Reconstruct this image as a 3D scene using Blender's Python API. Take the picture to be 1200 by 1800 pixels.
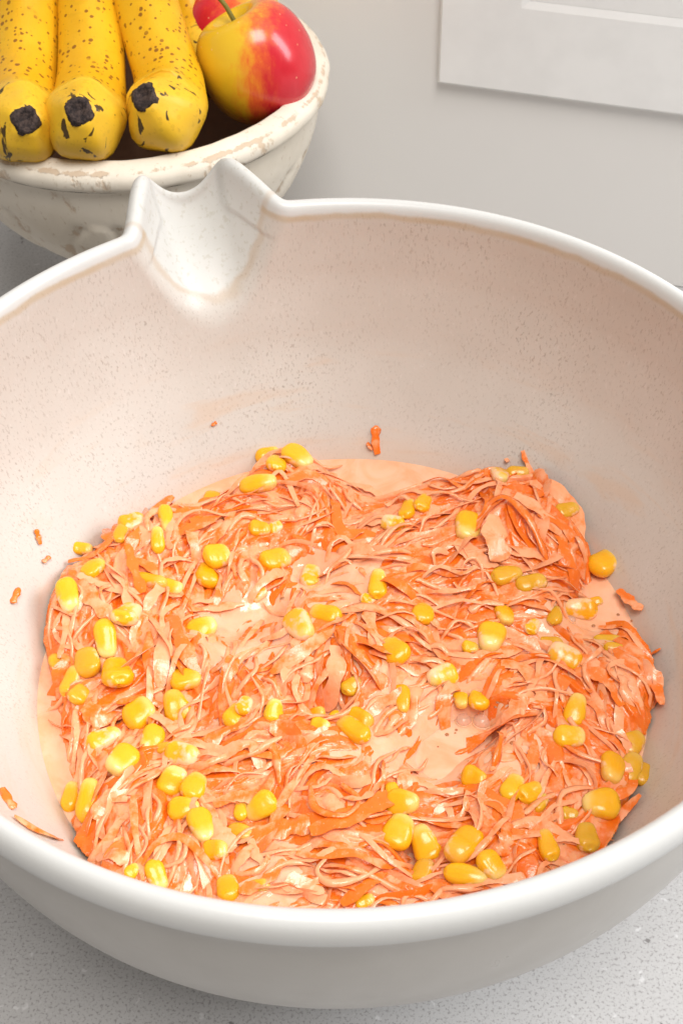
import bpy, math, random
import numpy as np
from mathutils import Vector, Matrix

random.seed(7)
rng = np.random.default_rng(11)
for o in list(bpy.data.objects):
    bpy.data.objects.remove(o)
scene = bpy.context.scene
COL = scene.collection

# ------------------------------------------------------------------ camera
F = 2300.0
PITCH, ROLL = 0.80648, -0.025596
CAM = np.array([0.001164, -0.283738, 0.279666])
FWD = np.array([0, math.cos(PITCH), -math.sin(PITCH)])
_u = np.array([0, math.sin(PITCH), math.cos(PITCH)]); _r = np.array([1.0, 0, 0])
RGT = math.cos(ROLL) * _r + math.sin(ROLL) * _u
UPV = -math.sin(ROLL) * _r + math.cos(ROLL) * _u
cd = bpy.data.cameras.new('camera')
cd.sensor_fit = 'VERTICAL'; cd.sensor_height = 36.0; cd.lens = F / 1800 * 36
cd.clip_start = 0.01; cd.clip_end = 50
cd.dof.use_dof = True; cd.dof.focus_distance = 0.43; cd.dof.aperture_fstop = 34
cam = bpy.data.objects.new('camera', cd); COL.objects.link(cam)
m = Matrix.Identity(4)
for i in range(3):
    m[i][0], m[i][1], m[i][2], m[i][3] = RGT[i], UPV[i], -FWD[i], CAM[i]
cam.matrix_world = m
scene.camera = cam
scene.render.resolution_x, scene.render.resolution_y = 682, 1024

# ------------------------------------------------------------------ light
world = bpy.data.worlds.new('World'); scene.world = world; world.use_nodes = True
bg = world.node_tree.nodes['Background']
bg.inputs['Color'].default_value = (1.0, 0.96, 0.92, 1); bg.inputs['Strength'].default_value = 0.27

def area(name, loc, target, sx, sy, energy, color):
    l = bpy.data.lights.new(name, 'AREA'); l.shape = 'RECTANGLE'; l.size = sx; l.size_y = sy
    l.energy = energy; l.color = color
    o = bpy.data.objects.new(name, l); COL.objects.link(o)
    o.location = loc
    o.rotation_euler = (Vector(target) - Vector(loc)).to_track_quat('-Z', 'Y').to_euler()
    return o
area('window_light', (1.30, 0.06, 0.90), (0, 0, -0.05), 0.9, 1.0, 28, (0.93, 0.965, 1.0))
area('room_fill', (0.22, -0.62, 1.80), (0, 0.1, -0.1), 0.9, 0.9, 33, (1.0, 0.96, 0.915))  # unseen overhead fill for the room's bounce, added to lift wall and salad
vs = scene.view_settings
vs.view_transform = 'Standard'; vs.look = 'None'; vs.gamma = 1; vs.exposure = 0.10
vs.use_curve_mapping = False
scene.render.engine = 'CYCLES'
scene.cycles.max_bounces = 7

# ------------------------------------------------------------------ helpers
def ray(px, py):
    d = FWD * F + RGT * (px - 600) + UPV * (900 - py)
    return d / np.linalg.norm(d)
def at_z(px, py, z):
    d = ray(px, py); return CAM + d * (z - CAM[2]) / d[2]
def at_y(px, py, y):
    d = ray(px, py); return CAM + d * (y - CAM[1]) / d[1]
def depth(p): return float((np.asarray(p) - CAM) @ FWD)

def mesh_obj(name, verts, faces, mat=None, parent=None, smooth=True, recentre=False):
    me = bpy.data.meshes.new(name)
    verts = np.asarray(verts, float)
    c = np.zeros(3)
    if recentre:
        c = verts.mean(0); verts = verts - c
    me.from_pydata(verts.tolist(), [], faces if isinstance(faces, list) else faces.tolist())
    if smooth:
        me.polygons.foreach_set('use_smooth', [True] * len(me.polygons))
    me.update()
    o = bpy.data.objects.new(name, me); COL.objects.link(o)
    o.location = c
    if mat: me.materials.append(mat)
    if parent: o.parent = parent
    return o
def tag(o, label=None, cat=None, group=None, kind=None):
    if label: o['label'] = label
    if cat: o['category'] = cat
    if group: o['group'] = group
    if kind: o['kind'] = kind
    return o
def empty(name, loc, label, cat, group=None):
    o = bpy.data.objects.new(name, None); COL.objects.link(o); o.location = loc
    return tag(o, label, cat, group)
def local_to(o, parent):
    """parent o to an Empty while keeping it where it stands"""
    o.parent = parent; o.location = Vector(o.location) - parent.location
    return o
def sstep(a, b, x):
    t = np.clip((x - a) / (b - a), 0, 1); return t * t * (3 - 2 * t)
def catmull(P, n):
    P = np.asarray(P, float)
    if len(P) == 2:
        t = np.linspace(0, 1, n)[:, None]; return P[0] * (1 - t) + P[1] * t
    Q = np.vstack([2 * P[0] - P[1], P, 2 * P[-1] - P[-2]])
    out = []
    for u in np.linspace(0, len(P) - 1 - 1e-9, n):
        i = int(u); t = u - i
        a, b, c, d = Q[i], Q[i + 1], Q[i + 2], Q[i + 3]
        out.append(.5 * ((2 * b) + (-a + c) * t + (2 * a - 5 * b + 4 * c - d) * t ** 2 + (-a + 3 * b - 3 * c + d) * t ** 3))
    return np.array(out)
def grid_faces(nr, nc, closed=True, caps=False):
    f = []
    for i in range(nr - 1):
        for j in range(nc if closed else nc - 1):
            k = (j + 1) % nc
            f.append((i * nc + j, i * nc + k, (i + 1) * nc + k, (i + 1) * nc + j))
    if caps:
        f.append(tuple(range(nc - 1, -1, -1))); f.append(tuple((nr - 1) * nc + j for j in range(nc)))
    return f

class NT:
    """short-hand node tree"""
    def __init__(s, name):
        s.m = bpy.data.materials.new(name); s.m.use_nodes = True
        s.t = s.m.node_tree; s.b = s.t.nodes['Principled BSDF']; s.l = s.t.links
    def n(s, typ, **kw):
        x = s.t.nodes.new(typ)
        for k, v in kw.items():
            if k.startswith('_'): setattr(x, k[1:], v)
            else:
                key = k.replace('9', ' ')
                x.inputs[int(key[1:]) if key[0] == 'i' and key[1:].isdigit() else key].default_value = v
        return x
    def c(s, a, b): s.l.new(a, b)
    def coord(s, kind='Object', scale=(1, 1, 1), rot=(0, 0, 0)):
        t = s.n('ShaderNodeTexCoord'); mp = s.n('ShaderNodeMapping')
        mp.inputs['Scale'].default_value = scale; mp.inputs['Rotation'].default_value = rot
        s.c(t.outputs[kind], mp.inputs['Vector']); return mp.outputs[0]
    def noise(s, vec, scale, detail=3, rough=.55, dist=0):
        x = s.n('ShaderNodeTexNoise', Scale=scale, Detail=detail, Roughness=rough, Distortion=dist)
        s.c(vec, x.inputs['Vector']); return x.outputs['Fac']
    def voro(s, vec, scale, feature='F1', rnd=1.0):
        x = s.n('ShaderNodeTexVoronoi', Scale=scale, Randomness=rnd); x.feature = feature
        s.c(vec, x.inputs['Vector']); return x
    def ramp(s, fac, a, b, c0=(0, 0, 0, 1), c1=(1, 1, 1, 1)):
        x = s.n('ShaderNodeMapRange'); x.interpolation_type = 'SMOOTHSTEP'
        x.inputs['From Min'].default_value = a; x.inputs['From Max'].default_value = b
        s.c(fac, x.inputs['Value']); return x.outputs[0]
    def mix(s, fac, a, b):
        x = s.n('ShaderNodeMix'); x.data_type = 'RGBA'
        for v, k in ((a, 6), (b, 7)):
            if isinstance(v, tuple): x.inputs[k].default_value = (*v, 1) if len(v) == 3 else v
            else: s.c(v, x.inputs[k])
        if isinstance(fac, (int, float)): x.inputs[0].default_value = fac
        else: s.c(fac, x.inputs[0])
        return x.outputs[2]
    def math(s, op, a, b=None, clamp=False):
        x = s.n('ShaderNodeMath'); x.operation = op; x.use_clamp = clamp
        for i, v in enumerate((a, b)):
            if v is None: continue
            if isinstance(v, (int, float)): x.inputs[i].default_value = v
            else: s.c(v, x.inputs[i])
        return x.outputs[0]
    def attr(s, name):
        x = s.n('ShaderNodeAttribute'); x.attribute_name = name; return x.outputs['Fac']
    def bump(s, h, strength, dist):
        x = s.n('ShaderNodeBump', Strength=strength, Distance=dist); s.c(h, x.inputs['Height'])
        s.c(x.outputs[0], s.b.inputs['Normal'])
    def col(s, v):
        if isinstance(v, tuple): s.b.inputs['Base Color'].default_value = (*v, 1)
        else: s.c(v, s.b.inputs['Base Color'])
    def set(s, rough=.5, spec=.5, sss=0, rad=(.004, .002, .001), coat=0, scale=1.0):
        s.b.inputs['Roughness'].default_value = rough
        s.b.inputs['Specular IOR Level'].default_value = spec
        if sss:
            s.b.inputs['Subsurface Weight'].default_value = sss
            s.b.inputs['Subsurface Radius'].default_value = rad
            s.b.inputs['Subsurface Scale'].default_value = scale
        if coat:
            s.b.inputs['Coat Weight'].default_value = coat; s.b.inputs['Coat Roughness'].default_value = .12

# ------------------------------------------------------------------ materials
SSS = True
def mat_counter():
    k = NT('quartz'); v = k.coord('Object')
    c = k.mix(k.ramp(k.noise(v, 9, 3), .3, .7), (.39, .382, .378), (.44, .432, .428))
    c = k.mix(k.ramp(k.noise(v, 900, 2, .7), .50, .68), c, (.27, .26, .255))
    c = k.mix(k.ramp(k.noise(v, 700, 2, .7), .58, .72), c, (.46, .455, .455))
    vd = k.n('ShaderNodeVectorMath'); vd.operation = 'MULTIPLY_ADD'; nz = k.n('ShaderNodeTexNoise', Scale=260, Detail=3); k.c(v, nz.inputs['Vector']); k.c(nz.outputs['Color'], vd.inputs[0]); vd.inputs[1].default_value = (.006, .006, .006); k.c(v, vd.inputs[2]); v2 = vd.outputs[0]
    d = k.voro(v2, 210); sel = k.ramp(k.noise(v, 110, 1), .60, .64)
    chip = k.math('MULTIPLY', k.ramp(d.outputs['Distance'], .30, .16), sel)
    c = k.mix(k.math('MULTIPLY', chip, .7), c, (.58, .575, .575))
    w = k.coord('Object', rot=(.3, .2, 1.1)); d2 = k.voro(v2, 190); sel2 = k.ramp(k.noise(w, 95, 1), .64, .67)
    spot = k.math('MULTIPLY', k.ramp(d2.outputs['Distance'], .26, .12), sel2)
    c = k.mix(k.math('MULTIPLY', spot, .8), c, (.13, .12, .115))
    k.col(c); k.set(.42, .4); k.bump(k.noise(v, 1100, 2), .08, .0004)
    return k.m
def mat_wall():
    k = NT('wall_paint'); v = k.coord('Object')
    c = k.mix(k.ramp(k.noise(v, 5, 3), .3, .7), (.84, .82, .795), (.86, .842, .817))
    k.col(c); k.set(.55, .3); k.bump(k.noise(v, 160, 3), .05, .001); return k.m
def mat_plain(name, colr, rough=.4, spec=.5, coat=0, bump=0):
    k = NT(name); v = k.coord('Object')
    a = tuple(x * .95 for x in colr)
    k.col(k.mix(k.ramp(k.noise(v, 40, 3), .3, .7), a, colr)); k.set(rough, spec, coat=coat)
    if bump: k.bump(k.noise(v, 250, 3), bump, .0006)
    return k.m
def mat_glaze():
    k = NT('reactive_glaze'); v = k.coord('Object')
    pz, ins, sp = k.attr('pz'), k.attr('inside'), k.attr('sp')
    # inside: pink beige reactive glaze with short running flecks
    base = k.mix(k.ramp(k.noise(v, 14, 3), .25, .75), (.54, .50, .452), (.595, .56, .515))
    vs_ = k.coord('Object', scale=(1, 1, .38))
    fl = k.ramp(k.noise(vs_, 1250, 2, .6), .56, .68)
    patch = k.ramp(k.noise(v, 26, 3), .25, .75)
    fl = k.math('MULTIPLY', fl, k.math('ADD', k.math('MULTIPLY', patch, .85), .08))
    base = k.mix(k.math('MULTIPLY', fl, .65), base, (.27, .22, .18))
    base = k.mix(k.math('MULTIPLY', k.ramp(k.noise(vs_, 800, 2, .6), .60, .75), .25), base, (.72, .68, .66))
    # dressing smears on the wall
    vh = k.coord('Object', scale=(1, 1, 5.5), rot=(.12, .10, 0))
    sm = k.math('MULTIPLY', k.ramp(k.noise(vh, 17, 4, .6, .5), .52, .70), k.ramp(pz, -.040, -.072))
    base = k.mix(k.math('MULTIPLY', sm, .33), base, (.60, .40, .25))
    near = k.math('MULTIPLY', k.ramp(k.math('ADD', pz, k.math('MULTIPLY', k.noise(v, 30, 3), .012)), -.078, -.094), .45)
    base = k.mix(near, base, (.64, .44, .29))
    out = k.mix(k.ramp(k.noise(v, 20, 3), .3, .7), (.42, .395, .36), (.47, .445, .41))
    out = k.mix(k.math('MULTIPLY', k.ramp(k.noise(v, 75, 2), .66, .74), .25), out, (.40, .36, .31))
    c = k.mix(ins, out, base)
    # white lip, thin amber glaze break line; outside it also paints the lip's shade
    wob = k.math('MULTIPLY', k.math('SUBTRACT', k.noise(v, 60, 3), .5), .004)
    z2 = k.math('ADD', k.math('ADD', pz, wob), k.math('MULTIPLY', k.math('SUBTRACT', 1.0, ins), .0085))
    brk_and_shade = k.math('MULTIPLY', k.ramp(z2, -.0036, -.0012), k.math('SUBTRACT', 1.0, k.ramp(z2, .0000, .0022)))
    c = k.mix(k.math('MULTIPLY', brk_and_shade, k.math('ADD', k.math('MULTIPLY', k.noise(v, 35, 2), .8), .08)), c, (.46, .33, .18))
    lip = k.ramp(z2, -.0004, .0020)
    c = k.mix(lip, c, (.575, .57, .55))
    # pale pooled glaze in the spout
    vv = k.math('ADD', sp, k.math('MULTIPLY', k.math('SUBTRACT', k.noise(v, 55, 3), .5), .35))
    edge = k.math('MULTIPLY', k.ramp(vv, .10, .20), k.math('SUBTRACT', 1.0, k.ramp(vv, .24, .36)))
    c = k.mix(k.math('MULTIPLY', edge, .35), c, (.45, .31, .18))
    spc = k.mix(k.math('MULTIPLY', k.ramp(k.noise(v, 420, 2, .6), .55, .68), .35), (.57, .56, .53), (.40, .365, .285))
    c = k.mix(k.ramp(vv, .22, .32), c, spc)
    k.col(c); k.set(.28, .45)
    rr = k.math('ADD', k.math('MULTIPLY', k.noise(v, 90, 2), .14), k.math('ADD', k.math('MULTIPLY', sp, .34), .24)); k.c(rr, k.b.inputs['Roughness'])
    k.bump(k.noise(vs_, 520, 2), .10, .0004)
    return k.m
def mat_carrot(name='carrot', bed=False):
    k = NT(name); v = k.coord('Object')
    if bed: oi = k.attr('tone')
    else: oi = k.n('ShaderNodeObjectInfo').outputs['Random']
    cr = k.math('ADD', k.noise(v, 170, 4, .65), k.math('MULTIPLY', k.math('SUBTRACT', oi, .5),   .42 if bed else .42))
    orange = k.mix(k.noise(v, 300, 2), (.82, .140, .006), (.86, .205, .017))
    cream = k.mix(k.noise(v, 420, 3), (.87, .305, .115), (.905, .435, .245))
    lo, hi = (.40, .66) if bed else (.37, .64)
    c = k.mix(k.ramp(cr, lo, hi), orange, cream)
    c = k.mix(k.math('MULTIPLY', k.ramp(k.noise(v, 700, 3, .7), .62, .74), .5), c, (.91, .54, .36))
    k.col(c); k.set(.23, .5, coat=.22)
    if bed and SSS: k.set(.25, .5, sss=.5, rad=(.0026, .0010, .0004), scale=1, coat=.22)
    k.bump(k.noise(v, 420, 3), .45, .0007)
    return k.m
def mat_dressing():
    k = NT('cream_dressing'); v = k.coord('Object')
    c = k.mix(k.ramp(k.noise(v, 60, 4, .6, .8), .35, .65), (.85, .39, .205), (.89, .50, .32))
    k.col(c); k.set(.10, .5, sss=.4, rad=(.003, .0015, .0008), coat=.2); k.bump(k.noise(v, 260, 3), .22, .0008)
    return k.m
def mat_corn(name, dull=0.0, cream=0.0):
    k = NT(name); g = k.coord('Generated'); v = k.coord('Object')
    oi = k.n('ShaderNodeObjectInfo').outputs['Random']
    sx = k.n('ShaderNodeSeparateXYZ'); k.c(g, sx.inputs[0])
    base = k.mix(oi, (.82, .36, .003), (.87, .46, .014))
    t = k.math('ADD', sx.outputs[0], k.math('MULTIPLY', k.math('SUBTRACT', k.noise(v, 260, 3), .5), .35))
    c = k.mix(k.math('MULTIPLY', k.ramp(t, .64, .92), k.math('ADD', k.math('MULTIPLY', oi, .75), .15)), base, (.82, .62, .24))
    if dull: c = k.mix(dull, c, (.62, .33, .022))
    w = k.coord('Object')
    cr = k.ramp(k.noise(w, 170, 3), .585 - cream, .68 - cream)
    c = k.mix(k.math('MULTIPLY', cr, .8), c, (.93, .58, .36))
    k.col(c); k.set(.24, .5, sss=.45, rad=(.003, .0018, .0004)); k.bump(k.noise(v, 190, 3), .4, .0009)
    return k.m
def mat_banana():
    k = NT('banana_peel'); uv = k.coord('UV')
    oi = k.n('ShaderNodeObjectInfo').outputs['Random']
    def shifted(vec, amt):
        a = k.n('ShaderNodeVectorMath'); a.operation = 'ADD'; k.c(vec, a.inputs[0])
        sc = k.n('ShaderNodeCombineXYZ'); m_ = k.math('MULTIPLY', oi, amt)
        for i in range(3): k.c(m_, sc.inputs[i])
        k.c(sc.outputs[0], a.inputs[1]); return a.outputs[0]
    v = shifted(k.coord('Object'), 3.0)
    tip = k.attr('tip')
    c = k.mix(k.ramp(k.noise(v, 35, 3), .3, .7), (.72, .37, .006), (.78, .44, .012))
    c = k.mix(k.math('MULTIPLY', tip, .35), c, (.78, .52, .05))
    d = k.voro(v, 400); sel = k.ramp(k.noise(v, 55, 2), .28, .46)
    n2 = k.n('ShaderNodeSeparateColor'); k.c(d.outputs['Color'], n2.inputs[0])
    sz = k.math('MULTIPLY', k.math('POWER', n2.outputs[0], 1.6), .52)
    sp = k.ramp(k.math('SUBTRACT', sz, d.outputs['Distance']), 0, .07)
    sp = k.math('MULTIPLY', k.math('MULTIPLY', sp, sel), k.math('SUBTRACT', 1.0, k.math('MULTIPLY', tip, .85)))
    c = k.mix(k.math('MULTIPLY', sp, .85), c, (.20, .06, .008))
    # dark bruised streaks running along the peel near the tip
    st = shifted(k.coord('Object', scale=(1, 1, .45), rot=(.5, 0, .3)), 5.0)
    sk = k.math('MULTIPLY', k.ramp(k.noise(st, 130, 3, .55, .8), .615, .64), k.math('ADD', k.math('MULTIPLY', tip, .9), .05))
    c = k.mix(sk, c, (.035, .018, .008))
    gr = k.n('ShaderNodeMapping'); gr.inputs['Scale'].default_value = (14, 30, 1); k.c(uv, gr.inputs[0])
    c = k.mix(k.math('MULTIPLY', k.ramp(k.noise(gr.outputs[0], 1.0, 2), .62, .70), .22), c, (.35, .17, .02))
    k.col(c); k.set(.42, .35, sss=.12, rad=(.004, .002, .0005))
    k.bump(k.noise(v, 130, 4), .25, .0012)
    return k.m
def mat_apple(red_axis, ref):
    k = NT('apple_skin'); v = k.coord('Object')
    dp = k.n('ShaderNodeVectorMath'); dp.operation = 'DOT_PRODUCT'; dp.inputs[1].default_value = red_axis
    k.c(v, dp.inputs[0])
    h = k.math('DIVIDE', dp.outputs['Value'], ref)
    pol = k.coord('Object', scale=(1, 1, .35))
    h = k.math('ADD', h, k.math('MULTIPLY', k.math('SUBTRACT', k.noise(pol, 190, 5, .7), .5), .85))
    yel = k.mix(k.noise(v, 60, 3), (.72, .43, .012), (.76, .50, .03))
    red = k.mix(k.noise(pol, 260, 3), (.50, .006, .016), (.64, .022, .035))
    mid = k.mix(k.noise(pol, 220, 3), (.78, .20, .018), (.74, .11, .02))
    c = k.mix(k.ramp(h, -.30, .20), yel, mid)
    c = k.mix(k.ramp(h, -.02, .48), c, red)
    d = k.voro(v, 190); c = k.mix(k.math('MULTIPLY', k.ramp(d.outputs['Distance'], .11, .05), .4), c, (.85, .55, .28))
    stem = k.attr('cup')
    c = k.mix(stem, c, (.36, .30, .06))
    k.col(c); k.set(.26, .5, coat=.25); k.bump(k.noise(v, 300, 2), .05, .0005)
    return k.m
def mat_distressed():
    k = NT('distressed_paint'); v = k.coord('Object')
    edge = k.attr('edge')
    paint = k.mix(k.ramp(k.noise(v, 28, 4), .3, .7), (.66, .585, .475), (.75, .68, .575))
    wood = k.mix(k.noise(k.coord('Object', scale=(1, 1, 7)), 90, 4), (.34, .20, .095), (.52, .34, .19))
    sc = k.coord('Object', scale=(1, 1, .45))
    w = k.noise(sc, 120, 5, .68)
    big = k.noise(v, 20, 3)
    t = k.math('ADD', k.math('ADD', w, k.math('MULTIPLY', k.math('SUBTRACT', big, .5), .55)), k.math('MULTIPLY', edge, .17))
    worn = k.ramp(t, .60, .71)
    c = k.mix(k.math('MULTIPLY', worn, .56), paint, wood)
    cr = k.ramp(k.noise(sc, 330, 3, .7), .62, .70)
    c = k.mix(k.math('MULTIPLY', cr, .45), c, (.36, .24, .13))
    k.col(c); k.set(.62, .3); hh = k.math('SUBTRACT', k.math('MULTIPLY', w, .5), k.math('MULTIPLY', worn, .5))
    k.bump(hh, .5, .0012)
    return k.m

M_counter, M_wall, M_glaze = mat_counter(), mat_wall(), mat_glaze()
M_carrot, M_bed, M_dress = mat_carrot(), mat_carrot('carrot_mash', True), mat_dressing()
M_corn = [mat_corn('sweetcorn'), mat_corn('sweetcorn_dull', .6), mat_corn('sweetcorn_creamy', 0, .14)]
M_banana, M_wood = mat_banana(), mat_distressed()
def mat_nub():
    k = NT('dried_blossom'); v = k.coord('Object')
    c = k.mix(k.ramp(k.noise(v, 420, 4, .7), .35, .65), (.016, .010, .010), (.085, .055, .045))
    k.col(c); k.set(.75, .35); k.bump(k.noise(v, 520, 4, .7), 1.0, .0014); return k.m
M_nub = mat_nub()
M_stem = mat_plain('apple_stem', (.20, .17, .035), .6, .3, bump=.4)
M_inwood = mat_plain('shaded_bare_wood', (.16, .075, .035), .6, .3, bump=.4)  # bare brown wood, with the shade beneath the fruit put into its colour
M_white = mat_plain('white_gloss', (.94, .93, .915), .25, .5)

# ------------------------------------------------------------------ setting
ZC = -0.17                                   # counter top
WN = np.array([0.31174, 0.95017, 0]); WD = np.array([0.95017, -0.31174, 0]); WY0 = 0.381
def wall_pt(s, z, off=0.0):                  # s metres along the wall, off towards the room
    return np.array([0, WY0, 0]) + WD * s - WN * off + np.array([0, 0, z])
def box(c0, ex, ey, ez):
    P = [c0 + a * ex + b * ey + c * ez for c in (0, 1) for b in (0, 1) for a in (0, 1)]
    return P, [(0, 2, 3, 1), (4, 5, 7, 6), (0, 1, 5, 4), (2, 6, 7, 3), (0, 4, 6, 2), (1, 3, 7, 5)]
V, Fc = box(np.array([-1.6, -1.4, ZC - .03]), np.array([3.2, 0, 0]), np.array([0, 2.6, 0]), np.array([0, 0, .03]))
tag(mesh_obj('countertop', V, Fc, M_counter, smooth=False), kind='structure')
V, Fc = box(wall_pt(-1.3, ZC + .0005), WD * 1.82, WN * .1, np.array([0, 0, 1.6]))
tag(mesh_obj('wall', V, Fc, M_wall, smooth=False), kind='structure')

# white plate on the wall: mitred border and an inner panel
def wall_hit(px, py, off=0):
    d = ray(px, py); p0 = wall_pt(0, 0, off); t = ((p0 - CAM) @ WN) / (d @ WN); return CAM + d * t
p = wall_hit(767, 149, .006); s0 = float((p - wall_pt(0, 0)) @ WD); z0 = float(p[2])
q = wall_hit(914, 17, .006); bw = float((q - wall_pt(0, 0)) @ WD) - s0; bh = float(q[2]) - z0
Wd, Hg = .26, .20
plate = empty('wall_plate', wall_pt(s0 + Wd / 2, z0, 0), 'white rectangular plate with inner border fixed on the pale wall', 'wall plate')
def prism(pts_a, pts_b):
    n = len(pts_a); f = [tuple(range(n))[::-1], tuple(range(n, 2 * n))]
    for i in range(n): f.append((i, (i + 1) % n, n + (i + 1) % n, n + i))
    return list(pts_a) + list(pts_b), f
def bevel(o, w, seg=2):
    b = o.modifiers.new('bevel', 'BEVEL'); b.width = w; b.segments = seg; b.limit_method = 'ANGLE'; return o
O = [(s0, z0), (s0 + Wd, z0), (s0 + Wd, z0 + Hg), (s0, z0 + Hg)]
I = [(s0 + bw, z0 + bh), (s0 + Wd - bw, z0 + bh), (s0 + Wd - bw, z0 + Hg - bh), (s0 + bw, z0 + Hg - bh)]
e_ = .0012
O2 = [(s0 + e_, z0 + e_), (s0 + Wd - e_, z0 + e_), (s0 + Wd - e_, z0 + Hg - e_), (s0 + e_, z0 + Hg - e_)]
I2 = [(I[0][0] + .004, I[0][1] + .004), (I[1][0] - .004, I[1][1] + .004), (I[2][0] - .004, I[2][1] - .004), (I[3][0] + .004, I[3][1] - .004)]
V = [wall_pt(a, b, .0003) for a, b in O] + [wall_pt(a, b, .0036) for a, b in O] + [wall_pt(a, b, .0045) for a, b in O2] + [wall_pt(a, b, .0045) for a, b in I] + [wall_pt(a, b, .0038) for a, b in I2]
Fc = [(r * 4 + i, r * 4 + (i + 1) % 4, r * 4 + 4 + (i + 1) % 4, r * 4 + 4 + i) for r in range(4) for i in range(4)]
local_to(mesh_obj('border', V, Fc, M_white, smooth=False), plate)
I = I2
V, Fc = prism([wall_pt(a, b, .0) for a, b in I], [wall_pt(a, b, .0037) for a, b in I])
local_to(mesh_obj('inner_panel', V, Fc, M_white, smooth=False), plate)

# ------------------------------------------------------------------ mixing bowl
RIN = np.array([(0.02, .1425), (0, .1418), (-.03, .1388), (-.06, .1300), (-.08, .1192), (-.097, .1078), (-.115, .0935), (-.135, .0720), (-.150, .045), (-.1565, .015), (-.157, 0)])
def rin(z): return np.interp(-np.asarray(z), -RIN[:, 0], RIN[:, 1])
def smooth_curve(P, n): return catmull(P, n)
inner = smooth_curve([(.0005, -.157), (.02, -.1562), (.045, -.150), (.072, -.135), (.0935, -.115), (.1078, -.097), (.1192, -.080), (.1300, -.060), (.1352, -.045), (.1388, -.030), (.1402, -.020), (.1410, -.012), (.1413, -.007)], 60)
lip = smooth_curve([(.1413, -.007), (.1416, -.002), (.1424, .0016), (.1440, .0034), (.1460, .0036), (.1480, .0020), (.1489, -.0010), (.1487, -.0045), (.1472, -.0078), (.1458, -.0105)], 26)
outer = smooth_curve([(.1458, -.0105), (.1452, -.015), (.1446, -.030), (.1418, -.050), (.1362, -.068), (.1240, -.090), (.1105, -.110), (.0940, -.130), (.0750, -.148), (.0640, -.158), (.0615, -.164), (.0600, -.1695), (.0560, -.1698), (.0540, -.165), (.0005, -.164)], 70)
prof = np.vstack([inner, lip[1:], outer[1:]])
n_in, n_lip = len(inner), len(lip) - 1
side_in = np.array([1.0] * n_in + list(np.linspace(1, 0, n_lip)) + [0.0] * (len(outer) - 1))
SPC = 109.1
ang = np.concatenate([np.arange(SPC + 15, SPC + 345, 1.5), np.arange(SPC - 15, SPC + 15, .25)])
dth = (ang - SPC + 180) % 360 - 180
fine = np.arange(-40, 40, .05)
def g_raw(d):
    d = abs(d); rj, rh = .1452, .1750; aj, ah = math.radians(11.4), math.radians(5.2)
    if d >= 11.4: return 0.0
    if d <= 5.2: return rh - .1452 + .0015 * (1 - (d / 5.2) ** 2)
    a = math.radians(d); P0 = np.array([rj * math.cos(aj), rj * math.sin(aj)]); P1 = np.array([rh * math.cos(ah), rh * math.sin(ah)])
    lo, hi = 0, 1
    for _ in range(40):
        t = (lo + hi) / 2; q = P0 + (P1 - P0) * t
        if math.atan2(q[1], q[0]) > a: lo = t
        else: hi = t
    return float(np.hypot(*q) - .1452)
gs = np.array([g_raw(d) for d in fine]); dzs = np.interp(np.abs(fine), [0, 2, 4, 5.4, 8, 11.4, 12.5], [-.0095, -.0078, -.0005, .0072, .0048, .0006, 0])
def gblur(a, s):
    kx = np.arange(-int(4 * s / .05), int(4 * s / .05) + 1) * .05; kk = np.exp(-.5 * (kx / s) ** 2); return np.convolve(a, kk / kk.sum(), 'same')
gs, dzs = gblur(gs, .85), gblur(dzs, .85)
g = np.interp(dth, fine, gs); dz = np.interp(dth, fine, dzs)
mouth = sstep(6.2, 4.2, np.abs(dth))
a_r = np.radians(ang); n_a = len(ang)
verts = []; at_pz = []; at_in = []; at_sp = []
zs = np.where(np.abs(dth) < 11.8, -.037 * (1 - (np.abs(dth) / 12.2) ** 2) - .004, -.004)
for i, (r, z) in enumerate(prof):
    k = sstep(0, 1, np.clip((z - zs) / (-zs), 0, 1)) if z > -.05 else np.zeros(n_a)
    k = .75 * k + .25 * np.clip((z - zs) / (-zs), 0, 1) if z > -.05 else k
    ri = rin(min(z, 0)); ro = np.interp(-z, -outer[:50, 1], outer[:50, 0]) if z < -.0105 else .1490
    rm = .5 * (ri + ro)
    R = rm + g * k
    x, y = R * np.cos(a_r), R * np.sin(a_r)
    tx = np.roll(x, -1) - np.roll(x, 1); ty = np.roll(y, -1) - np.roll(y, 1); L = np.hypot(tx, ty)
    nx, ny = ty / L, -tx / L
    off = (r - rm) * (1 - .45 * mouth * k)
    if r < .06: x, y, nx, ny, off = r * np.cos(a_r), r * np.sin(a_r), 0, 0, 0
    zz = z + dz * np.clip((z + .022) / .022, 0, 1)
    verts.append(np.stack([x + nx * off, y + ny * off, zz], -1))
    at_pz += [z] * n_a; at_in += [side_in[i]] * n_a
    at_sp += list(np.clip(k * g / .02, 0, 1) * (side_in[i] > .02))
verts = np.concatenate(verts)
faces = grid_faces(len(prof), n_a)
tmp = bpy.data.meshes.new('tmp'); tmp.from_pydata(verts.tolist(), [], faces); tmp.update()
vn = np.zeros(len(verts) * 3); tmp.vertex_normals.foreach_get('vector', vn); vn = vn.reshape(-1, 3)
bowl = empty('mixing_bowl', (0, 0, ZC), 'large off-white stoneware mixing bowl with pouring spout holding the carrot salad', 'mixing bowl')
fa = np.array(faces); row = fa[:, 0] // n_a; colj = fa[:, 0] % n_a
in_sp = (np.abs(dth[colj]) < 12.0) & (prof[row, 1] > np.minimum(zs[colj], -.003) - .002) & (prof[row, 1] > -.045)
in_lip = (row >= n_in - 1) & (row < n_in - 1 + n_lip) & ~in_sp
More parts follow.
